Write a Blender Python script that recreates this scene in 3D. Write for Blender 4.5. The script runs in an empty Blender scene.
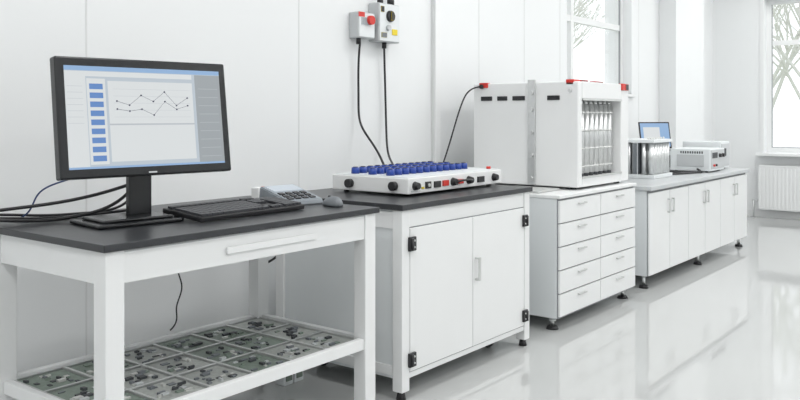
import bpy, bmesh, math, random
from mathutils import Vector, Matrix
random.seed(4)
S=bpy.context.scene
try:
    S.view_settings.view_transform='Standard'
    S.view_settings.look='None'
except Exception: pass

# ---------------------------------------------------------------- materials
def pbr(name,col,rough=.5,metal=0,var=.03,scale=12,bump=0.0,emit=None,es=0,spec=.5):
    m=bpy.data.materials.new(name); m.use_nodes=True
    nt=m.node_tree; b=nt.nodes['Principled BSDF']
    n=nt.nodes.new('ShaderNodeTexNoise'); n.inputs['Scale'].default_value=scale; n.inputs['Detail'].default_value=3
    tc=nt.nodes.new('ShaderNodeTexCoord'); nt.links.new(tc.outputs['Object'],n.inputs['Vector'])
    r=nt.nodes.new('ShaderNodeValToRGB')
    r.color_ramp.elements[0].color=tuple(max(0,c*(1-var)) for c in col)+(1,)
    r.color_ramp.elements[1].color=tuple(min(1,c*(1+var)) for c in col)+(1,)
    nt.links.new(n.outputs['Fac'],r.inputs['Fac']); nt.links.new(r.outputs['Color'],b.inputs['Base Color'])
    b.inputs['Roughness'].default_value=rough; b.inputs['Metallic'].default_value=metal
    b.inputs['Specular IOR Level'].default_value=spec
    if bump>0:
        bp=nt.nodes.new('ShaderNodeBump'); bp.inputs['Strength'].default_value=bump
        bp.inputs['Distance'].default_value=.002
        nt.links.new(n.outputs['Fac'],bp.inputs['Height']); nt.links.new(bp.outputs['Normal'],b.inputs['Normal'])
    if emit:
        b.inputs['Emission Color'].default_value=emit+(1,); b.inputs['Emission Strength'].default_value=es
    return m
WALL=pbr('wall_paint',(.82,.835,.84),.55,var=.01,scale=2)
CEIL=pbr('ceiling_paint',(.85,.85,.85),.8,var=.01)
FLOOR=pbr('epoxy_floor',(.52,.53,.525),.05,var=.03,scale=1.3,bump=.012,spec=1.0)
TRIM=pbr('trim_white',(.82,.83,.83),.4,var=.01)
SEAM=pbr('seam_grey',(.72,.73,.73),.5)
WHITE=pbr('powder_white',(.82,.83,.83),.32,var=.012,scale=8)
WHITE2=pbr('powder_white_cool',(.75,.78,.79),.35,var=.012,scale=8)
GAP=pbr('gap_shadow',(.30,.31,.32),.7)
BLACK=pbr('black_laminate',(.028,.030,.034),.32,var=.15,scale=30)
PLAST=pbr('black_plastic',(.015,.015,.017),.35,var=.1)
BEZEL=pbr('bezel_black',(.012,.013,.015),.25,var=.1)
KEY=pbr('key_dark',(.05,.052,.058),.5,var=.1)
GREY=pbr('grey_plastic',(.16,.175,.19),.45)
MGREY=pbr('mid_grey_plastic',(.28,.31,.34),.4)
LGREY=pbr('light_grey_plastic',(.54,.56,.57),.4)
STEEL=pbr('brushed_steel',(.66,.67,.67),.28,metal=.9,var=.08,scale=40)
ALU=pbr('aluminium_matt',(.64,.65,.64),.4,metal=.6,var=.05)
RED=pbr('red_plastic',(.62,.03,.02),.35)
YEL=pbr('yellow_plastic',(.8,.62,.02),.4)
BLUE=pbr('blue_plastic',(.012,.05,.30),.35)
BCAB=pbr('blue_cable',(.02,.05,.16),.4)
PCB=pbr('pcb_green',(.20,.25,.21),.5,var=.3,scale=60)
PCB2=pbr('pcb_grey',(.40,.42,.40),.5,var=.35,scale=70)
CHIP=pbr('chip_black',(.05,.055,.06),.5)
SOLD=pbr('solder_silver',(.7,.7,.68),.35,metal=.5)
COUNTER=pbr('counter_grey',(.55,.57,.58),.3)
BARK_HAZE=pbr('tree_bark_haze',(.62,.63,.59),.9,var=.1)  # bark lightened so the outdoor haze is in its colour
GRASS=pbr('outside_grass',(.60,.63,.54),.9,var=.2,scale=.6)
def screen(name,c,s=.9):
    m=bpy.data.materials.new(name); m.use_nodes=True; b=m.node_tree.nodes['Principled BSDF']
    b.inputs['Base Color'].default_value=tuple(x*.05 for x in c)+(1,); b.inputs['Roughness'].default_value=.25
    b.inputs['Emission Color'].default_value=c+(1,); b.inputs['Emission Strength'].default_value=s
    return m
SC_BG=screen('screen_pane',(.50,.56,.62)); SC_W=screen('screen_white',(.70,.73,.74)); SC_B=screen('screen_blue',(.12,.25,.55))
SC_BAR=screen('screen_titlebar',(.28,.44,.68)); SC_G=screen('screen_grey',(.34,.37,.39)); SC_D=screen('screen_line',(.05,.06,.10)); SC_L=screen('screen_lightline',(.48,.51,.55))
glass=bpy.data.materials.new('window_glass'); glass.use_nodes=True
nt=glass.node_tree; nt.nodes.remove(nt.nodes['Principled BSDF'])
t=nt.nodes.new('ShaderNodeBsdfTransparent'); g=nt.nodes.new('ShaderNodeBsdfGlossy'); g.inputs['Roughness'].default_value=.02
mx=nt.nodes.new('ShaderNodeMixShader'); mx.inputs[0].default_value=.06
nt.links.new(t.outputs[0],mx.inputs[1]); nt.links.new(g.outputs[0],mx.inputs[2]); nt.links.new(mx.outputs[0],nt.nodes['Material Output'].inputs[0])

# ---------------------------------------------------------------- helpers
def link(o,parent=None):
    S.collection.objects.link(o)
    if parent: o.parent=parent
    return o
def grp(name,loc=(0,0,0),rz=0):
    e=bpy.data.objects.new(name,None); e.empty_display_size=.1; e.location=loc; e.rotation_euler[2]=math.radians(rz)
    return link(e)
def boxes(name,items,parent=None,bevel=0):
    bm=bmesh.new(); mats=[]
    for it in items:
        x0,y0,z0,x1,y1,z1,m=it
        if m not in mats: mats.append(m)
        r=bmesh.ops.create_cube(bm,size=1)
        vs=r['verts']
        for v in vs:
            v.co=Vector(((x0+x1)/2+v.co.x*(x1-x0),(y0+y1)/2+v.co.y*(y1-y0),(z0+z1)/2+v.co.z*(z1-z0)))
        for f in {f for v in vs for f in v.link_faces}: f.material_index=mats.index(m)
    if bevel: bmesh.ops.bevel(bm,geom=list(bm.edges),offset=bevel,segments=2,affect='EDGES',profile=.5)
    me=bpy.data.meshes.new(name); bm.to_mesh(me); bm.free()
    for m in mats: me.materials.append(m)
    return link(bpy.data.objects.new(name,me),parent)
def box(name,x0,y0,z0,x1,y1,z1,m,parent=None,bevel=0):
    return boxes(name,[(x0,y0,z0,x1,y1,z1,m)],parent,bevel)
def cyls(name,items,parent=None,seg=20,bevel=0):
    bm=bmesh.new(); mats=[]
    for it in items:
        cx,cy,cz,ax,r,h,r2,m=it
        if m not in mats: mats.append(m)
        M=Matrix.Translation((cx,cy,cz))
        if ax=='x': M=M@Matrix.Rotation(math.pi/2,4,'Y')
        if ax=='y': M=M@Matrix.Rotation(math.pi/2,4,'X')
        rr=bmesh.ops.create_cone(bm,cap_ends=True,segments=seg,radius1=r,radius2=r2,depth=h,matrix=M)
        for f in {f for v in rr['verts'] for f in v.link_faces}:
            f.material_index=mats.index(m); f.smooth=len(f.verts)==4
    me=bpy.data.meshes.new(name); bm.to_mesh(me); bm.free()
    for m in mats: me.materials.append(m)
    return link(bpy.data.objects.new(name,me),parent)
def tube(name,pts,r,m,parent=None,smooth=True,world=False):
    cu=bpy.data.curves.new(name,'CURVE'); cu.dimensions='3D'; cu.bevel_depth=r; cu.bevel_resolution=3; cu.use_fill_caps=True
    sp=cu.splines.new('NURBS' if smooth else 'POLY'); sp.points.add(len(pts)-1)
    for p,q in zip(sp.points,pts): p.co=(*q,1)
    if smooth:
        sp.use_endpoint_u=True; sp.order_u=min(4,len(pts)); sp.resolution_u=8
    cu.materials.append(m)
    o=bpy.data.objects.new(name,cu); link(o)
    dg=bpy.context.evaluated_depsgraph_get()
    me=bpy.data.meshes.new_from_object(o.evaluated_get(dg)); bpy.data.objects.remove(o)
    for p in me.polygons: p.use_smooth=True
    if world and parent:
        M=Matrix.Translation(parent.location)@parent.rotation_euler.to_matrix().to_4x4()
        me.transform(M.inverted())
    return link(bpy.data.objects.new(name,me),parent)

# ---------------------------------------------------------------- room
WY=3.15; FX=10.25; BX=-2.2; RY=-3.2; CZ=3.3; T=.28
def wall_with_window(name,axis,fixed,thick,a0,a1,w):
    b0,b1,z0,z1=w
    seg=[(a0,b0,0,CZ),(b1,a1,0,CZ),(b0,b1,0,z0),(b0,b1,z1,CZ)]
    its=[]
    for s0,s1,c0,c1 in seg:
        if axis=='x': its.append((s0,fixed,c0,s1,fixed+thick,c1,WALL))
        else: its.append((fixed,s0,c0,fixed+thick,s1,c1,WALL))
    return boxes(name,its)
W1=(6.33,7.72,1.40,3.0)
wall_with_window('wall_left','x',WY,T,BX-T,FX+T,W1)
W2=(.55,2.56,.76,2.56)
wall_with_window('wall_far','y',FX,T,RY-T,WY,W2)
box('wall_back',BX-T,RY-T,0,BX,WY,CZ,WALL)
box('wall_right',BX,RY-T,0,FX,RY,CZ,WALL)
box('floor',BX-T,RY-T,-.1,FX+T,WY+T,0,FLOOR)
box('ceiling',BX-T,RY-T,CZ,FX+T,WY+T,CZ+.1,CEIL)
box('column',8.45,2.97,0,9.35,WY,CZ,WALL,bevel=.004)
boxes('baseboard_left',[(BX,WY-.012,0,8.45,WY,.08,TRIM),(9.35,WY-.012,0,FX,WY,.08,TRIM)])
box('baseboard_far',FX-.012,RY,0,FX,WY-.012,.08,TRIM)
for i,x in enumerate([.7,1.9,3.15,4.95,5.6,6.2,7.9]):
    box('trim_%d'%(i+1),x-.003,WY-.002,.08,x+.003,WY,CZ,SEAM)
g=grp('cable_trunking',(4.40,WY,0))
box('duct',-.03,-.035,.3,.03,0,CZ,TRIM,g,.004)
box('duct_seam',-.036,-.02,.3,-.031,0,CZ,SEAM,g)
def frame(name,axis,pos,a0,a1,z0,z1,vs,hs):
    g=grp(name); w=.055; d=.06
    its=[]
    def add(p0,p1,q0,q1,dd=d,m=TRIM):
        if axis=='x': its.append((p0,pos-dd/2,q0,p1,pos+dd/2,q1,m))
        else: its.append((pos-dd/2,p0,q0,pos+dd/2,p1,q1,m))
    add(a0,a0+w,z0,z1); add(a1-w,a1,z0,z1); add(a0+w,a1-w,z0,z0+w); add(a0+w,a1-w,z1-w,z1)
    for v in vs: add(v-w/2,v+w/2,z0+w,z1-w,d*.9)
    for h in hs: add(a0+w,a1-w,h-w/2,h+w/2,d*.8)
    boxes('frame',its,g)
    if axis=='x':
        box('pane',a0+w,pos-.004,z0+w,a1-w,pos+.004,z1-w,glass,g)
        boxes('gasket',[(a0+w,pos-.028,z0+w,a0+w+.008,pos-.012,z1-w,GAP),(a1-w-.008,pos-.028,z0+w,a1-w,pos-.012,z1-w,GAP),(a0+w,pos-.028,z0+w,a1-w,pos-.012,z0+w+.008,GAP)],g)
    else:
        box('pane',pos-.004,a0+w,z0+w,pos+.004,a1-w,z1-w,glass,g)
        boxes('gasket',[(pos-.028,a0+w,z0+w,pos-.012,a0+w+.008,z1-w,GAP),(pos-.028,a1-w-.008,z0+w,pos-.012,a1-w,z1-w,GAP),(pos-.028,a0+w,z0+w,pos-.012,a1-w,z0+w+.008,GAP)],g)
    return g
g1=frame('window_1','x',WY+.12,6.33,7.72,1.40,3.0,[6.62],[2.05])
box('sill',6.30,WY-.03,1.375,7.75,WY+.09,1.40,TRIM,g1,.004)
g2=frame('window_2','y',FX+.14,.55,2.56,.76,2.56,[1.55],[2.05])
box('sill',FX-.16,.5,.725,FX+.11,2.62,.758,TRIM,g2,.006)
boxes('casing',[(FX-.012,2.56,.76,FX,2.60,2.61,TRIM),(FX-.012,.50,2.56,FX,2.56,2.61,TRIM)],g2)
box('ground_outside',-30,-40,-1.6,70,50,-1.5,GRASS)
def tree(loc,h,seed):
    rnd=random.Random(seed); g=grp('bare_tree',loc)
    bm=bmesh.new()
    def limb(p,d,l,r,lev):
        q=p+d*l
        M=Matrix.Translation((p+q)/2)@d.to_track_quat('Z','Y').to_matrix().to_4x4()
        bmesh.ops.create_cone(bm,cap_ends=True,segments=5,radius1=r,radius2=r*.65,depth=l,matrix=M)
        if lev<=0: return
        for k in range(3 if lev<3 else 4):
            nd=(d+Vector((rnd.uniform(-.8,.8),rnd.uniform(-.8,.8),rnd.uniform(-.1,.6)))).normalized()
            limb(p+d*l*rnd.uniform(.55,1),nd,l*rnd.uniform(.55,.8),r*.55,lev-1)
    limb(Vector((0,0,0)),Vector((0,0,1)),h*.35,h*.011,5)
    me=bpy.data.meshes.new('trunk_and_branches'); bm.to_mesh(me); bm.free(); me.materials.append(BARK_HAZE)
    link(bpy.data.objects.new('trunk_and_branches',me),g)
for i,(x,y,h) in enumerate([(21,13,11),(26,14.5,12),(26,5.0,10),(30,3.0,11),(29,7.2,12),(32,18,14),(24,12.6,12)]):
    tree((x,y,-1.5),h,i+3)
g=grp('radiator',(FX-.05,0,0))
its=[(-.08,.95,.10,-.065,2.58,.60,TRIM),(-.02,.95,.10,-.005,2.58,.60,TRIM),(-.085,.945,.60,0,2.585,.615,TRIM)]
y=.97
while y<2.57:
    its.append((-.088,y,.115,-.08,y+.022,.585,TRIM)); y+=.042
boxes('panel',its,g,.0)
boxes('brackets',[(-.065,1.2,.2,.036,1.24,.5,TRIM),(-.065,2.3,.2,.036,2.34,.5,TRIM)],g)
cyls('pipes',[(-.04,2.62,.2,'y',.01,.09,.01,STEEL),(-.04,2.655,.1,'z',.01,.2,.01,STEEL)],g)

# ceiling lights: unseen fixtures added as general fill
EMI=pbr('fill_diffuser',(.8,.8,.8),.6,emit=(1,.995,.985),es=2.0)
def fill_light(x,y):
    g=grp('ceiling_fill_light',(x,y,CZ))
    box('housing',-.62,-.32,-.05,.62,.32,0,TRIM,g)
    box('fill_diffuser',-.59,-.29,-.056,.59,.29,-.051,EMI,g)
    L=bpy.data.lights.new('fill_lamp','AREA'); L.shape='RECTANGLE'; L.size=1.18; L.size_y=.58; L.energy=16; L.color=(1,.997,.99)
    o=link(bpy.data.objects.new('fill_lamp',L),g); o.location=(0,0,-.07)
for x in (-.6,1.9,4.4,6.9,9.2):
    for y in (1.75,-.2,-2.0): fill_light(x,y)

# ---------------------------------------------------------------- workbench (computer table)
TH=.825; T1=.832
g=grp('computer_table',(1.32,2.09,0))
L=1.20; D=.76; w=.062
box('worktop',-.012,-.012,T1-.022,L+.012,D,T1,BLACK,g,.002)
for (x,y) in [(0,0),(L-w,0),(0,D-.14),(L-w,D-.14)]:
    boxes('leg',[(x,y,.03,x+w,y+w,T1-.023,WHITE),],g,.003)
    cyls('foot',[(x+w/2,y+w/2,.016,'z',.024,.032,.016,PLAST)],g)
ah=.098
boxes('apron',[(w,.006,T1-.023-ah,L-w,.03,T1-.023,WHITE),(.006,w,T1-.023-ah,.03,D-.14,T1-.023,WHITE),
    (L-.03,w,T1-.023-ah,L-.006,D-.14,T1-.023,WHITE),(w,D-.12,T1-.023-ah,L-w,D-.10,T1-.023,WHITE)],g,.002)
boxes('apron_reveal',[(w,.003,T1-.030,L-w,.0062,T1-.026,LGREY)],g)
boxes('drawer_pull',[(.44,-.004,T1-.086,.86,.005,T1-.064,WHITE)],g,.002)
boxes('shelf_rails',[(w,.008,.275,L-w,.035,.318,WHITE),(w,D-.115,.275,L-w,D-.088,.318,WHITE),(.015,w,.275,.04,D-.14,.318,WHITE),(L-.04,w,.275,L-.015,D-.14,.318,WHITE)],g,.002)
box('shelf_panel',.041,.036,.285,L-.041,D-.116,.297,LGREY,g)
g=grp('circuit_board_tray',(1.37,2.135,.2975))
its=[]; nx,ny=6,3; W_,D_=1.1,.585
cw=W_/nx; cd=D_/ny
for i in range(nx+1): its.append((max(0,i*cw-.005),0,0,min(i*cw+.005,W_),D_,.014,ALU))
for j in range(ny+1): its.append((.0,max(0,j*cd-.005),0.001,W_,min(D_,j*cd+.005),.0135,STEEL))
for i in range(nx):
    for j in range(ny):
        x0=i*cw+.010; y0=j*cd+.010; x1=(i+1)*cw-.010; y1=(j+1)*cd-.010
        its.append((x0,y0,.002,x1,y1,.008,random.choice([PCB,PCB2,PCB2])))
        for k in range(16):
            a=random.uniform(x0+.005,x1-.04); b=random.uniform(y0+.005,y1-.03); s=random.uniform(.008,.03); u=random.uniform(.006,.022)
            its.append((a,b,.008,a+s,b+u,.008+random.uniform(.002,.009),random.choice([CHIP,CHIP,SOLD,LGREY,GREY,GREY,PCB])))
boxes('boards',its,g)

# ---------------------------------------------------------------- monitor
MG=grp('desktop_monitor',(1.680,2.42,T1),-7)
mw,mh=.625,.395; zp=.357; zc=0
g=grp('monitor_head',(0,0,zp)); g.parent=MG; g.rotation_euler[0]=math.radians(-7.5)
boxes('housing',[(-mw/2,-.03,zc-mh/2,mw/2,.012,zc+mh/2,BEZEL)],g,.006)
box('rear_shell',-mw/2+.05,.0125,zc-mh/2+.05,mw/2-.05,.04,zc+mh/2-.05,BEZEL,g,.008)
sw,sh=mw-.055,mh-.06
x0=-sw/2; z0=zc-sh/2
def sr(u0,v0,u1,v1,m,k):
    return (x0+u0*sw,-.0306-.0002*k,z0+v0*sh,x0+u1*sw,-.0300,z0+v1*sh,m)
its=[sr(0,0,1,1,SC_BG,1),sr(0,.955,1,1,SC_BAR,2),sr(0,.90,.8,.95,SC_W,2),sr(0,.02,.12,.9,SC_W,2),
 sr(.25,.06,.80,.86,SC_W,2),sr(.25,.42,.80,.435,SC_L,3),sr(.82,.0,1,.95,SC_G,2),sr(0,0,1,.02,SC_BAR,3),
 sr(.125,.04,.235,.88,SC_W,2)]
for k in range(9):
    v=.07+k*.088; its.append(sr(.14,v,.22,v+.055,SC_B,3))
for k in range(5): its.append(sr(.28,.5+k*.07,.78,.502+k*.07,SC_L,3))
for k in range(9): its.append(sr(.84,.08+k*.09,.98,.084+k*.09,SC_L,3))
for k in range(7): its.append(sr(.01,.80-k*.06,.10,.803-k*.06,SC_L,3))
boxes('screen',its,g)
def pl(vals):
    return [(x0+(.30+.46*i/(len(vals)-1))*sw,-.0316,z0+v*sh) for i,v in enumerate(vals)]
A=pl([.66,.62,.72,.66,.76,.62,.70]); B=pl([.58,.56,.58,.52,.66,.58,.62])
for nm,P in (('chart_line_a',A),('chart_line_b',B)):
    tube(nm,P,.0006,SC_D,g,False)
cyls('chart_points',[(p[0],p[1],p[2],'y',.003,.002,.003,SC_D) for p in A+B],g,8)
box('bezel_badge',-.015,-.0312,zc-mh/2+.008,.015,-.0298,zc-mh/2+.013,LGREY,g)
g=MG
boxes('neck',[(-.035,.045,.02,.05,.075,.30,BEZEL),(-.05,.042,.24,.055,.06,.40,BEZEL)],g,.006)
boxes('base',[(-.20,-.08,.001,.10,.15,.014,BEZEL),(-.17,-.05,.014,.08,.12,.024,BEZEL)],g,.005)
zt=T1+.008
tube('cable_a',[(.95,2.80,.86),(1.2,2.72,.87),(1.40,2.66,zt),(1.55,2.66,zt),(1.68,2.55,.88),(1.69,2.47,.98)],.006,PLAST,g,world=True)
tube('cable_b',[(.95,2.9,.87),(1.25,2.78,.865),(1.45,2.70,zt),(1.65,2.72,zt),(1.80,2.70,zt),(1.76,2.6,.86),(1.71,2.48,.95)],.005,PLAST,g,world=True)
tube('cable_c',[(1.05,2.95,.86),(1.3,2.83,.87),(1.5,2.78,zt),(1.65,2.78,zt),(1.75,2.72,zt),(1.74,2.56,.9),(1.7,2.47,1.0)],.005,PLAST,g,world=True)
tube('cable_d',[(1.0,2.95,.83),(1.2,2.86,.86),(1.42,2.78,.88),(1.6,2.66,.90),(1.68,2.5,.96)],.006,PLAST,g,world=True)
tube('blue_lead',[(1.44,2.80,.842),(1.455,2.76,.86),(1.46,2.75,.92),(1.50,2.72,.96),(1.57,2.62,.99),(1.62,2.50,1.02)],.003,BCAB,g,world=True)

# ---------------------------------------------------------------- keyboard
g=grp('keyboard',(2.035,2.36,T1),1); g.scale=(1.06,1.12,1.0)
body=grp('keyboard_body',(0,0,.0165)); body.parent=g; body.rotation_euler[0]=math.radians(5.5)
box('case',-.24,-.095,-.006,.24,.095,.012,PLAST,body,.004)
its=[]
def keys(xa,xb,rows,cols,ya,yb,m=KEY):
    dx=(xb-xa)/cols; dy=(yb-ya)/rows
    for r in range(rows):
        for c in range(cols):
            its.append((xa+c*dx+.0012,ya+r*dy+.0012,.0125,xa+(c+1)*dx-.0012,ya+(r+1)*dy-.0012,.020,m))
keys(-.232,.07,4,15,-.062,.045); keys(-.232,.07,1,12,.058,.080); keys(.082,.138,1,3,.058,.08); keys(.082,.138,2,3,-.005,.045); keys(.082,.138,1,3,-.085,-.062)
keys(.15,.232,5,4,-.085,.045)
keys(-.232,-.14,1,4,-.087,-.064); its.append((-.138,-.0855,.0125,.0,-.0655,.020,KEY)); keys(.0,.07,1,4,-.087,-.064)
boxes('keys',its,body)
boxes('feet',[(-.2,.07,.0008,-.17,.085,.018,PLAST),(.17,.07,.0008,.2,.085,.018,PLAST)],g)

g=grp('desk_scanner',(2.42,2.46,T1),-6)
bm=bmesh.new()
vs=[bm.verts.new(v) for v in [(-.10,-.10,.001),(.09,-.10,.001),(.09,.10,.001),(-.10,.10,.001),(-.095,-.095,.022),(.085,-.095,.022),(.085,.095,.070),(-.095,.095,.070)]]
for f in [(0,3,2,1),(4,5,6,7),(0,1,5,4),(1,2,6,5),(2,3,7,6),(3,0,4,7)]: bm.faces.new([vs[i] for i in f])
bmesh.ops.bevel(bm,geom=list(bm.edges),offset=.004,segments=2,affect='EDGES')
me=bpy.data.meshes.new('body'); bm.to_mesh(me); bm.free(); me.materials.append(MGREY); link(bpy.data.objects.new('body',me),g)
pn=grp('panel',(0,0,.0468)); pn.parent=g; pn.rotation_euler[0]=math.atan2(.048,.19)
boxes('buttons',[(-.08,.015,0,.07,.085,.003,SC_BG)]+[(-.08+i*.038,-.085+j*.03,0,-.055+i*.038,-.065+j*.03,.004,PLAST) for i in range(4) for j in range(3)],pn)
g=grp('computer_mouse',(2.455,2.26,T1),-20)
bm=bmesh.new(); bmesh.ops.create_uvsphere(bm,u_segments=24,v_segments=14,radius=1)
for v in bm.verts:
    x,y,z=v.co
    if z<0: z*=.08
    v.co=Vector((x*.036*(1+.12*y),y*.062,.003+z*.036*(1-.15*y)))
for f in bm.faces: f.smooth=True
me=bpy.data.meshes.new('shell'); bm.to_mesh(me); bm.free(); me.materials.append(GREY); link(bpy.data.objects.new('shell',me),g)
cyls('wheel',[(0,.030,.031,'x',.009,.008,.009,PLAST)],g,14)
g=grp('power_plug',(2.47,2.72,T1),20)
boxes('plug_body',[(-.035,-.018,.001,.02,.018,.050,WHITE),(.02,-.016,.004,.065,.016,.048,RED)],g,.004)

g=grp('hanging_cable')
tube('cable',[(2.05,2.74,.68),(2.05,2.76,.58),(2.12,2.76,.5),(2.04,2.76,.42),(2.08,2.76,.36),(2.04,2.77,.33)],.003,PLAST,g)
tube('cable_loop',[(2.575,2.89,.82),(2.54,2.92,.6),(2.58,2.92,.50),(2.75,2.92,.47),(2.9,2.93,.6),(2.9,2.93,.80)],.006,PLAST,g)

# ---------------------------------------------------------------- cabinet 2
g=grp('instrument_cabinet',(2.705,2.10,0))
L=1.085; D=.76; w=.052
box('worktop',-.012,-.012,TH-.024,L+.012,D+.01,TH,BLACK,g,.002)
for (x,y) in [(0,0),(L-w,0),(0,D-w),(L-w,D-w)]:
    box('post',x,y,.035,x+w,y+w,TH-.025,WHITE,g,.003)
    cyls('foot',[(x+w/2,y+w/2,.019,'z',.022,.036,.014,PLAST)],g)
box('carcass',.012,.022,.085,L-.012,D-.012,TH-.026,WHITE2,g,.001)
boxes('side_rails',[(.004,w,.10,.014,D-w,.14,WHITE),(.004,w,.72,.014,D-w,.79,WHITE)],g)
box('top_rail',w,.006,TH-.10,L-w,.021,TH-.026,WHITE,g,.002)
box('bottom_rail',w,.006,.085,L-w,.021,.108,WHITE,g,.002)
m=L/2
boxes('doors',[(w+.005,.0,.113,m-.002,.0215,TH-.105,WHITE),(m+.002,.0,.113,L-w-.005,.0215,TH-.105,WHITE)],g,.003)
boxes('door_gap',[(w,.008,.108,L-w,.0205,TH-.1001,GAP)],g)
for x,s in ((w,-1),(L-w,1)):
    for z in (.165,.655):
        boxes('hinge',[(x-.028 if s>0 else x-.014,-.014,z-.03,x+.014 if s>0 else x+.032,-.001,z+.03,PLAST)],g,.003)
        cyls('hinge_pin',[(x,-.016,z,'z',.007,.05,.007,PLAST),(x-.016*s,-.0155,z+.014,'y',.004,.004,.004,STEEL),(x-.016*s,-.0155,z-.014,'y',.004,.004,.004,STEEL)],g,12)
boxes('handle',[(m+.018,-.026,.42,m+.032,-.018,.53,ALU),(m+.018,-.02,.42,m+.032,.001,.43,ALU),(m+.018,-.02,.52,m+.032,.001,.53,ALU)],g,.001)
for x in (.17,L-.17):
    for y in (.15,D-.15):
        cyls('caster',[(x,y,.032,'x',.031,.024,.031,PLAST),(x,y,.072,'z',.016,.024,.016,STEEL)],g)
        box('caster_fork',x-.018,y-.012,.03,x-.013,y+.012,.066,STEEL,g)
g=grp('floor_power_socket',(2.60,2.66,0))
boxes('housing',[(-.06,-.03,.0,-.004,.03,.11,WHITE2),(.004,-.03,0,.06,.03,.12,WHITE2)],g,.004)
boxes('outlets',[(-.05,-.034,.02,-.015,-.029,.05,PCB),(-.05,-.034,.06,-.015,-.029,.09,PCB),(.015,-.034,.02,.05,-.029,.05,PCB),(.015,-.034,.065,.05,-.029,.10,PCB)],g)

# ---------------------------------------------------------------- test rack on cabinet
g=grp('battery_test_rack',(2.97,2.27,TH))
L=.82; D=.47
for x in (.05,L-.05):
    for y in (.05,D-.05): cyls('rubber_foot',[(x,y,.0065,'z',.014,.011,.012,PLAST)],g)
box('case',0,0,.012,L,D,.084,WHITE,g,.004)
box('top_plate',.012,.012,.0845,L-.012,D-.012,.088,WHITE2,g,.001)
its=[];its2=[]
for i in range(12):
    for j in range(3):
        x=.07+i*.057; y=.16+j*.11
        its.append((x,y,.103,'z',.021,.030,.019,BLUE)); its2.append((x,y,.1195,'z',.013,.003,.013,PLAST))
cyls('blue_cells',its,g); cyls('cell_caps',its2,g,12)
kn=[]
for x in (.05,.36,.50,.74): kn.append((x,-.012,.048,'y',.021,.026,.015,PLAST))
for y in (.08,.35): kn.append((-.012,y,.047,'x',.021,.024,.021,PLAST))
cyls('clamp_knobs',kn,g)
boxes('sockets',[(.13,-.008,.03,.17,.001,.062,PLAST),(.20,-.008,.03,.25,.001,.06,PLAST),(.40,-.012,.035,.44,.001,.057,RED),(.58,-.008,.03,.64,.001,.06,PLAST),(.27,-.006,.032,.32,.001,.06,RED)]+[(.10,-.004,.03,.12,.001,.04,YEL)],g,.001)
boxes('label',[(.02,-.002,.02,.09,.0005,.028,LGREY)],g)
cyls('button_red',[(.77,.05,.094,'z',.012,.014,.012,RED),(.15,-.01,.046,'y',.008,.006,.008,SOLD)],g)
tube('link_lead',[(.36,-.024,.048),(.39,-.05,.06),(.44,-.05,.055),(.50,-.024,.048)],.005,PLAST,g)

# ---------------------------------------------------------------- wall switch boxes
g=grp('wall_switch_box',(3.63,WY,1.72))
box('case',-.075,-.07,-.075,.075,0,.075,LGREY,g,.006)
boxes('cover',[(-.068,-.075,-.068,.068,-.07,.068,WHITE2),(-.05,-.08,-.0,.01,-.074,.045,SC_G),(-.075,-.076,.045,-.02,-.071,.075,RED)],g,.001)
cyls('socket_ring',[(.02,-.085,.03,'y',.028,.03,.026,RED),(-.035,-.04,-.09,'z',.014,.04,.014,PLAST)],g)
g=grp('control_panel_box',(3.83,WY,1.75))
box('case',-.10,-.08,-.115,.10,0,.115,LGREY,g,.006)
boxes('cover',[(-.094,-.084,-.109,.094,-.0805,.109,WHITE2)],g,.001)
cyls('rotary_switch',[(0,-.09,.04,'y',.036,.02,.032,PLAST),(-.02,-.09,-.03,'y',.018,.02,.016,LGREY),(.05,-.05,.135,'z',.022,.04,.022,PLAST),(-.05,-.05,.13,'z',.018,.03,.018,PLAST),(.0,-.04,-.13,'z',.014,.04,.014,PLAST)],g)
boxes('indicators',[(.02,-.088,-.07,.07,-.079,-.035,YEL),(-.08,-.088,-.09,-.03,-.079,-.06,GREY),(-.085,-.088,.06,-.055,-.079,.095,PLAST),(-.010,-.106,.015,.010,-.1,.065,PLAST)],g,.001)
g=grp('wall_cable')
tube('cable_a',[(3.595,3.10,1.61),(3.60,3.12,1.5),(3.61,3.12,1.3),(3.60,3.12,1.15),(3.58,3.0,1.05),(3.56,2.9,.95),(3.54,2.84,.84)],.0065,PLAST,g)
tube('cable_b',[(3.83,3.11,1.61),(3.85,3.12,1.4),(3.86,3.12,1.2),(3.84,3.10,1.0),(3.75,3.0,.93),(3.65,2.88,.90),(3.58,2.84,.84)],.0065,PLAST,g)
tube('conduit_up',[(3.88,3.1,1.90),(3.88,3.12,2.3),(3.88,3.12,CZ-.01)],.008,LGREY,g)

# ---------------------------------------------------------------- drawer cabinet
DH=.755
g=grp('drawer_cabinet',(4.11,2.09,0))
L=1.08; D=.80
box('carcass',0,.02,.07,L,D,DH-.02,WHITE2,g,.002)
box('top',-.006,-.004,DH-.0195,L+.006,D+.004,DH,WHITE,g,.003)
its=[];hd=[];fr=[]
fr.append((.006,.012,.07,L-.006,.0195,DH-.02,GAP))
n=5; z0=.078; dz=(DH-.028-z0)/n
for c in range(2):
    xa=.004+c*(L/2-.002); xb=xa+L/2-.009
    for r in range(n):
        its.append((xa,0,z0+r*dz+.0035,xb,.0118,z0+(r+1)*dz-.0035,WHITE))
        cx=(xa+xb)/2; zz=z0+(r+1)*dz-.038
        hd.append((cx-.05,-.016,zz,cx+.05,-.010,zz+.008,ALU)); hd.append((cx-.045,-.012,zz,cx-.040,.001,zz+.008,ALU)); hd.append((cx+.040,-.012,zz,cx+.045,.001,zz+.008,ALU))
boxes('front_gap',fr,g); boxes('drawers',its,g,.002); boxes('handles',hd,g)
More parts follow.
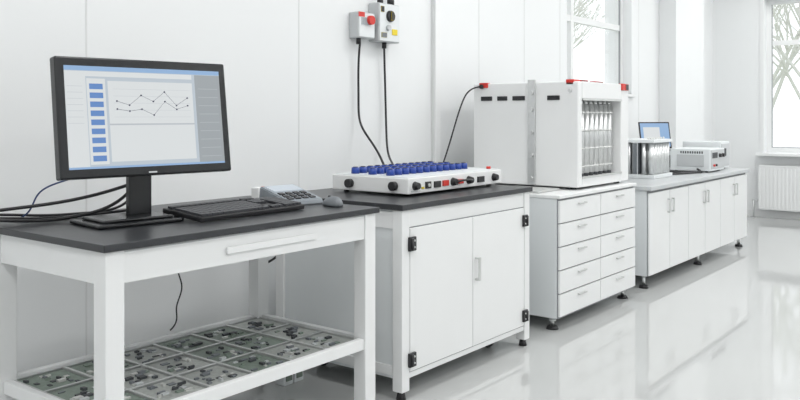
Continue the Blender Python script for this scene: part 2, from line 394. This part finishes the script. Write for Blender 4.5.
for x in (.05,L-.05):
    for y in (.07,D-.07):
        cyls('levelling_foot',[(x,y,.008,'z',.036,.016,.028,PLAST),(x,y,.042,'z',.011,.056,.011,STEEL),(x,y,.05,'z',.02,.012,.02,STEEL)],g)

# ---------------------------------------------------------------- test chamber
g=grp('test_chamber',(4.445,2.14,DH))
L=.75; D=.73; H=.645
for x in (.06,L-.06):
    for y in (.06,D-.06): cyls('foot',[(x,y,.0085,'z',.02,.016,.018,PLAST)],g)
boxes('shell',[(0,0.0,.016,.055,.30,H,WHITE),(0,.305,.016,.055,D,H,WHITE)],g,.008)
boxes('shell_right',[(L-.12,0,.016,L,D,H,WHITE)],g,.008)
boxes('shell_top',[(.056,0,H-.10,L-.121,D,H,WHITE)],g,.004)
boxes('shell_bottom',[(.056,0,.016,L-.121,D,.07,WHITE)],g,.004)
box('back_panel',.056,.22,.071,L-.121,.24,H-.101,GREY,g)
its=[]; n=8; xa=.07; xb=L-.135
for i in range(n):
    x=xa+(xb-xa)*(i+.5)/n
    its.append((x,.07,.30,'z',.024,.42,.024,STEEL)); its.append((x,.07,.521,'z',.018,.022,.014,STEEL)); its.append((x,.07,.081,'z',.02,.02,.02,CHIP))
    for k in range(4): its.append((x,.07,.13+k*.11,'z',.028,.012,.028,ALU))
    its.append((x,.15,.30,'z',.024,.44,.024,ALU))
cyls('steel_cells',its,g,16)
boxes('side_rail',[(-.018,.278,.02,-.001,.328,H+.015,STEEL)],g,.002)
cyls('side_clamps',[(-.024,.302,z,'x',.016,.014,.014,STEEL) for z in (.06,.2,.34,.48,.58)],g,12)
boxes('vent_slots',[(-.008,.12,.535,.002,.20,.562,PLAST),(-.008,.355,.535,.002,.44,.562,PLAST),(-.008,.48,.535,.002,.55,.562,PLAST),(-.008,.59,.535,.002,.67,.562,PLAST)],g,.002)
boxes('corner_latches',[(-.012,.62,H-.028,.03,.68,H+.004,RED),(.0,.03,H-.02,.09,.08,H+.012,RED),(.10,.03,H+.0005,.20,.08,H+.012,PLAST),(.30,.03,H+.0005,.42,.07,H+.010,PLAST),(L-.12,-.008,H-.04,L-.07,.02,H+.004,RED),(L-.06,-.006,H-.04,L-.01,.02,H+.002,PLAST)],g,.003)
cyls('latch_knobs',[(-.014,.66,H-.02,'x',.014,.016,.014,PLAST),(-.01,.05,.59,'x',.01,.012,.01,STEEL)],g)
boxes('front_trim',[(.056,-.006,H-.113,L-.121,.0,H-.10,ALU),(.056,-.006,.066,L-.121,.0,.078,ALU)],g)
tube('supply_cable',[(-.01,.68,H-.02),(-.06,.73,H-.03),(-.12,.74,H-.12),(-.16,.76,.4),(-.2,.80,.2),(-.24,.84,.05),(-.26,.88,-.2)],.005,PLAST,g)
boxes('tray',[(-.30,.10,.002,-.04,.40,.012,ALU)],g,.002)

# ---------------------------------------------------------------- far counter
CHT=.71
g=grp('storage_counter',(5.48,2.11,0))
L=2.38; D=.78
box('countertop',-.015,-.02,CHT-.03,L+.015,D,CHT,COUNTER,g,.004)
box('carcass',0,.02,.09,L,D-.02,CHT-.031,WHITE2,g,.002)
its=[];hd=[]
box('front_gap',.010,.013,.09,L-.010,.0195,CHT-.034,GAP,g)
n=6; dx=L/n
for i in range(n):
    its.append((i*dx+.004,0,.095,(i+1)*dx-.004,.0128,CHT-.05,WHITE))
    xx=(i+1)*dx-.05 if i%2==0 else i*dx+.035
    hd+= [(xx,-.02,.50,xx+.012,-.013,.60,ALU),(xx,-.015,.50,xx+.012,.001,.508,ALU),(xx,-.015,.592,xx+.012,.001,.60,ALU)]
boxes('doors',its,g,.002); boxes('handles',hd,g)
for x in (.05,L/2,L-.05):
    for y in (.06,D-.1):
        cyls('levelling_foot',[(x,y,.01,'z',.034,.02,.028,PLAST),(x,y,.055,'z',.012,.07,.012,STEEL)],g)
g=grp('cell_holder_rack',(6.12,2.32,CHT))
boxes('frame',[(0,0,.001,.40,.30,.03,WHITE2),(0,0,.275,.40,.30,.30,WHITE2),(.0,.13,.03,.40,.17,.275,GREY)],g,.003)
its=[]
for i in range(7):
    for j in (.035,.09,.21,.265): its.append((.035+i*.055,j,.152,'z',.022,.24,.022,STEEL))
cyls('cells',its,g,14)
cyls('studs',[(.035+i*.055,.06,.3085,'z',.008,.014,.006,SOLD) for i in range(7)],g,10)
g=grp('power_supply_unit',(7.08,2.20,CHT))
box('case',0,0,.012,.40,.34,.20,WHITE2,g,.005)
boxes('front_panel',[(.02,-.006,.03,.38,.0,.19,LGREY),(.04,-.009,.12,.18,-.005,.17,CHIP),(-.006,.05,.05,0,.28,.15,LGREY)],g,.001)
cyls('knobs',[(.24,-.016,.14,'y',.018,.022,.015,PLAST),(.32,-.016,.14,'y',.018,.022,.015,PLAST),(.08,-.012,.06,'y',.01,.014,.01,RED),(.14,-.012,.06,'y',.01,.014,.01,PLAST)],g,14)
cyls('feet',[(x,y,.0065,'z',.012,.012,.012,PLAST) for x in (.04,.36) for y in (.04,.30)],g)
boxes('side_vents',[(-.003,.06+k*.02,.16,.0005,.07+k*.02,.18,CHIP) for k in range(10)],g)
g=grp('power_supply_unit',(7.54,2.25,CHT))
box('case',0,0,.012,.26,.34,.25,WHITE2,g,.005)
boxes('front_panel',[(.02,-.006,.03,.24,.0,.23,LGREY),(.04,-.009,.12,.14,-.005,.19,CHIP)],g,.001)
cyls('feet',[(x,y,.0065,'z',.012,.012,.012,PLAST) for x in (.04,.22) for y in (.04,.30)],g)
g=grp('signal_analyzer',(7.20,2.62,CHT))
box('case',-.02,0,.001,.45,.24,.16,LGREY,g,.005)
boxes('front_panel',[(0,-.006,.02,.43,.0,.13,PLAST)],g)
g=grp('laptop',(7.43,2.73,CHT+.161),-38)
box('base',-.16,-.10,.0,.16,.11,.018,PLAST,g,.003)
boxes('keyboard_deck',[(-.14+i*.028,-.03+j*.028,.018,-.116+i*.028,-.006+j*.028,.021,KEY) for i in range(10) for j in range(4)],g)
s=grp('lid',(0,.112,.018)); s.parent=g; s.rotation_euler[0]=math.radians(-12)
box('lid_shell',-.16,-.004,0,.16,.006,.25,PLAST,s,.003)
boxes('lid_screen',[(-.148,-.0055,.015,.148,-.0035,.238,SC_BAR),(-.12,-.006,.05,.05,-.0045,.20,SC_W)],s)
g=grp('bench_cable')
tube('cable',[(7.03,2.25,CHT+.010),(6.95,2.35,CHT+.010),(6.85,2.5,CHT+.010),(7.0,2.65,CHT+.011),(7.15,2.72,CHT+.03)],.011,PLAST,g)
tube('cable_b',[(6.6,2.4,CHT+.009),(6.75,2.3,CHT+.009),(6.92,2.3,CHT+.009),(7.0,2.22,CHT+.010),(7.06,2.3,CHT+.03)],.008,PLAST,g)

# ---------------------------------------------------------------- world, camera
w=bpy.data.worlds.new('overcast_sky'); S.world=w; w.use_nodes=True
b=w.node_tree.nodes['Background']; b.inputs[0].default_value=(.94,.97,1,1); b.inputs[1].default_value=1.5
cam=bpy.data.cameras.new('camera'); cam.sensor_width=36; cam.lens=36.9; cam.shift_y=-.10625; cam.clip_start=.05
co=link(bpy.data.objects.new('camera',cam)); co.location=(0,0,1.2)
co.rotation_euler=(math.radians(90),0,math.radians(-52.03))
S.camera=co
